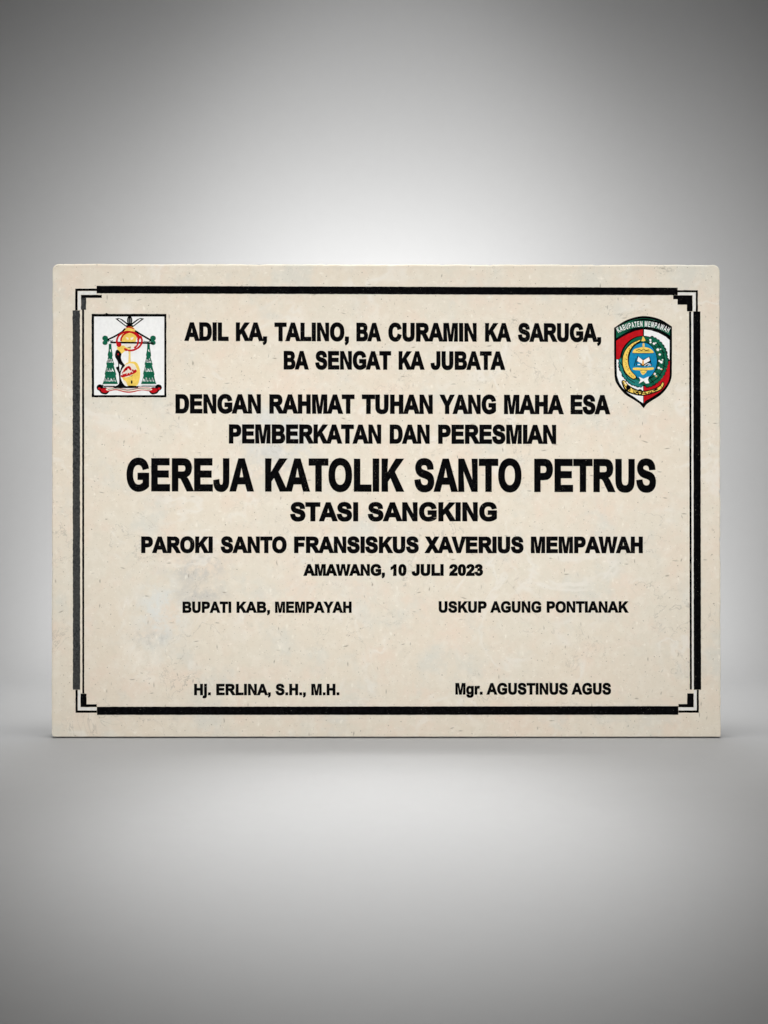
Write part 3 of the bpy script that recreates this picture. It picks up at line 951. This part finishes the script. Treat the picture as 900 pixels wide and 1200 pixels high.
    sub("leaf_vein", BLACK, [st([(600, 380), (660, 470), (690, 580), (672, 690), (610, 790), (520, 850)], 9),
                             st([(560, 770), (520, 790), (500, 800)], 12), st([(640, 540), (680, 560)], 7), st([(600, 640), (560, 700), (520, 760)], 8), st([(480, 340), (540, 372), (590, 440)], 8), st([(652, 470), (690, 500)], 9), st([(600, 420), (640, 420)], 8), st([(610, 560), (612, 640), (590, 700)], 10), st([(668, 640), (700, 660)], 8), st([(600, 730), (650, 770)], 9), st([(520, 800), (560, 850)], 8), st([(455, 340), (505, 385)], 9), st([(160, 600), (186, 640)], 9), st([(240, 800), (230, 840)], 7),
                             st([(200, 700), (260, 800), (340, 850)], 8)], 5.4)
    P = Paint()
    for i, (x, y, r) in enumerate(((520, 345, 13), (522, 372, 12), (562, 388, 15), (582, 380, 9), (607, 458, 17), (640, 452, 8), (630, 515, 14), (625, 590, 12), (648, 604, 17), (662, 578, 9), (618, 672, 15), (645, 685, 11), (570, 742, 14), (588, 768, 11))):
        P.poly(q(curve([(x - r, y), (x - r * .3, y - r * .9), (x + r, y - r * .3), (x + r * .4, y + r), (x - r * .5, y + r * .7)], 3)), 5.8 + 0.2 * (i % 2))
    P.build("cotton_bud", WHITE, root)
    sub("cotton_seed", ORANGE, [q(ell(655, 690, 8, 7)), q(ell(588, 772, 8, 9)), q(ell(560, 745, 5, 6))], 6.4)
    # central blue disc
    sub("disc_edge", BLACK, [q(ell(432, 590, 172, 222, n=44))], 6)
    sub("disc", BLUE, [q(ell(432, 590, 163, 212, n=44))], 6.6)
    # rice ear on the left
    sub("rice_edge", BLACK, [q(curve([(405, 340), (300, 378), (222, 458), (186, 560), (192, 665), (235, 750), (322, 812), (362, 778), (296, 700), (264, 600), (276, 500), (330, 415), (405, 362)]))], 7)
    sub("rice_ear", YELLOW, [q(curve([(394, 347), (305, 388), (232, 464), (198, 562), (204, 660), (244, 740), (318, 798), (346, 772), (284, 700), (254, 600), (264, 498), (318, 408), (394, 357)]))], 7.6)
    P = Paint()
    for i in range(13):
        t = math.radians(112 + i * 10.5)
        x, y = 440 + 205 * math.cos(-t), 590 + 238 * math.sin(-t)
        P.stroke(q([(x - 7, y - 6), (x, y + 3), (x + 5, y + 8)]), 0.5, 8.2)
    for i in range(9):
        t = math.radians(120 + i * 14)
        x, y = 440 + (196 + 14 * (i % 2)) * math.cos(-t), 590 + (228 + 12 * (i % 2)) * math.sin(-t)
        P.poly(q(ell(x, y, 5, 5, n=8)), 8.6)
    P.build("rice_grain", BROWN, root)
    sub("star", YELLOW, [q([(432, 300), (448, 322), (464, 352), (438, 362), (414, 356), (424, 328)])], 8)
    # canopy, book, pedestal
    sub("canopy", YELLOW, [q(curve([(308, 492), (330, 455), (385, 436), (432, 428), (490, 436), (540, 462), (562, 492)], 4, False) + [(545, 498), (325, 498)]), q([(427, 390), (440, 380), (452, 392), (450, 432), (430, 432)])], 7.6)
    sub("canopy_mark", BLACK, [st([(355, 470), (385, 455), (415, 468), (440, 452), (470, 470), (505, 460)], 8), st([(375, 478), (430, 474), (520, 476)], 5), st([(310, 499), (430, 503), (560, 499)], 5)], 8.4)
    sub("book_edge", BLACK, [st([(352, 560), (332, 652)], 9), st([(512, 560), (535, 652)], 9), q([(368, 532), (435, 575), (510, 538), (528, 590), (520, 650), (350, 655), (356, 592)])], 7.4)
    sub("book_page", WHITE, [q([(378, 540), (428, 580), (424, 626), (364, 592)]), q([(504, 545), (514, 588), (444, 630), (440, 582)])], 8)
    sub("book_spine", ORANGE, [q([(428, 580), (440, 582), (446, 640), (420, 640)])], 8.4)
    sub("water_swirl", BLUE, [q(ell(380, 618, 22, 14)), q([(360, 632), (420, 640), (400, 652), (352, 652)]), q([(478, 622), (520, 610), (526, 640), (505, 650)])], 8)
    sub("water_swirl", WHITE, [q(ell(385, 634, 18, 6)), st([(450, 650), (470, 632), (492, 622), (512, 628)], 8), st([(488, 652), (505, 638), (528, 640)], 7)], 8.6)
    sub("pedestal", YELLOW, [q(curve([(314, 678), (340, 668), (440, 672), (540, 666), (560, 674), (548, 694), (486, 700), (472, 722), (432, 756), (404, 722), (396, 702), (324, 696)], 3))], 7.8)
    sub("pedestal_mark", BLACK, [st([(400, 704), (432, 698), (482, 702)], 5), st([(418, 720), (432, 735), (452, 720)], 5)], 8.6)
    sub("bow", WHITE, [q([(384, 776), (436, 800), (502, 772), (490, 812), (506, 850), (468, 858), (440, 826), (384, 856), (404, 816)])], 8)
    # motto scroll
    sub("motto_edge", BLACK, [q(curve([(182, 840), (212, 815), (262, 870), (340, 915), (430, 940), (545, 920), (625, 880), (664, 830), (684, 870), (650, 930), (560, 970), (440, 1000), (330, 985), (228, 940)], 4))], 7)
    sub("motto_scroll", YELLOW, [q(curve([(196, 842), (216, 828), (262, 882), (336, 928), (430, 954), (548, 932), (632, 890), (662, 844), (672, 868), (640, 920), (556, 956), (440, 986), (334, 972), (240, 928)], 4))], 7.8)
    sub("motto_lettering", BLACK, [st([(258, 890), (262, 925)], 12), st([(285, 905), (276, 945)], 10), st([(302, 915), (330, 925), (326, 950)], 10), st([(345, 925), (355, 965)], 9), st([(430, 968), (480, 972)], 9), st([(495, 955), (500, 975)], 10), st([(530, 945), (540, 962)], 10), st([(555, 940), (605, 918)], 16), st([(640, 880), (655, 905)], 7), q(curve([(240, 880), (262, 872), (290, 900), (270, 925), (246, 950), (236, 920)], 3)), st([(318, 955), (345, 975), (375, 945)], 12), st([(452, 948), (470, 985)], 9), st([(505, 950), (520, 968), (540, 950)], 9), st([(575, 945), (598, 955)], 9), st([(200, 838), (216, 880), (244, 905)], 8)], 8.5)
    sub("motto_knot", BLACK, [[q(ell(397, 958, 33, 37)), q(ell(397, 958, 17, 21))[::-1]], st([(380, 962), (415, 962)], 8)], 8.8)
    sub("motto_fold", CREAM, [q([(215, 842), (232, 850), (238, 868), (216, 858)])], 8.6)
    for a_, b_, w_ in ((200, 296, 9), (900, 938, 6), (1000, 1090, 6)):
        sub("centre_line", BLACK, [st([(440, a_), (440, b_)], w_)], 2)


build_shield()
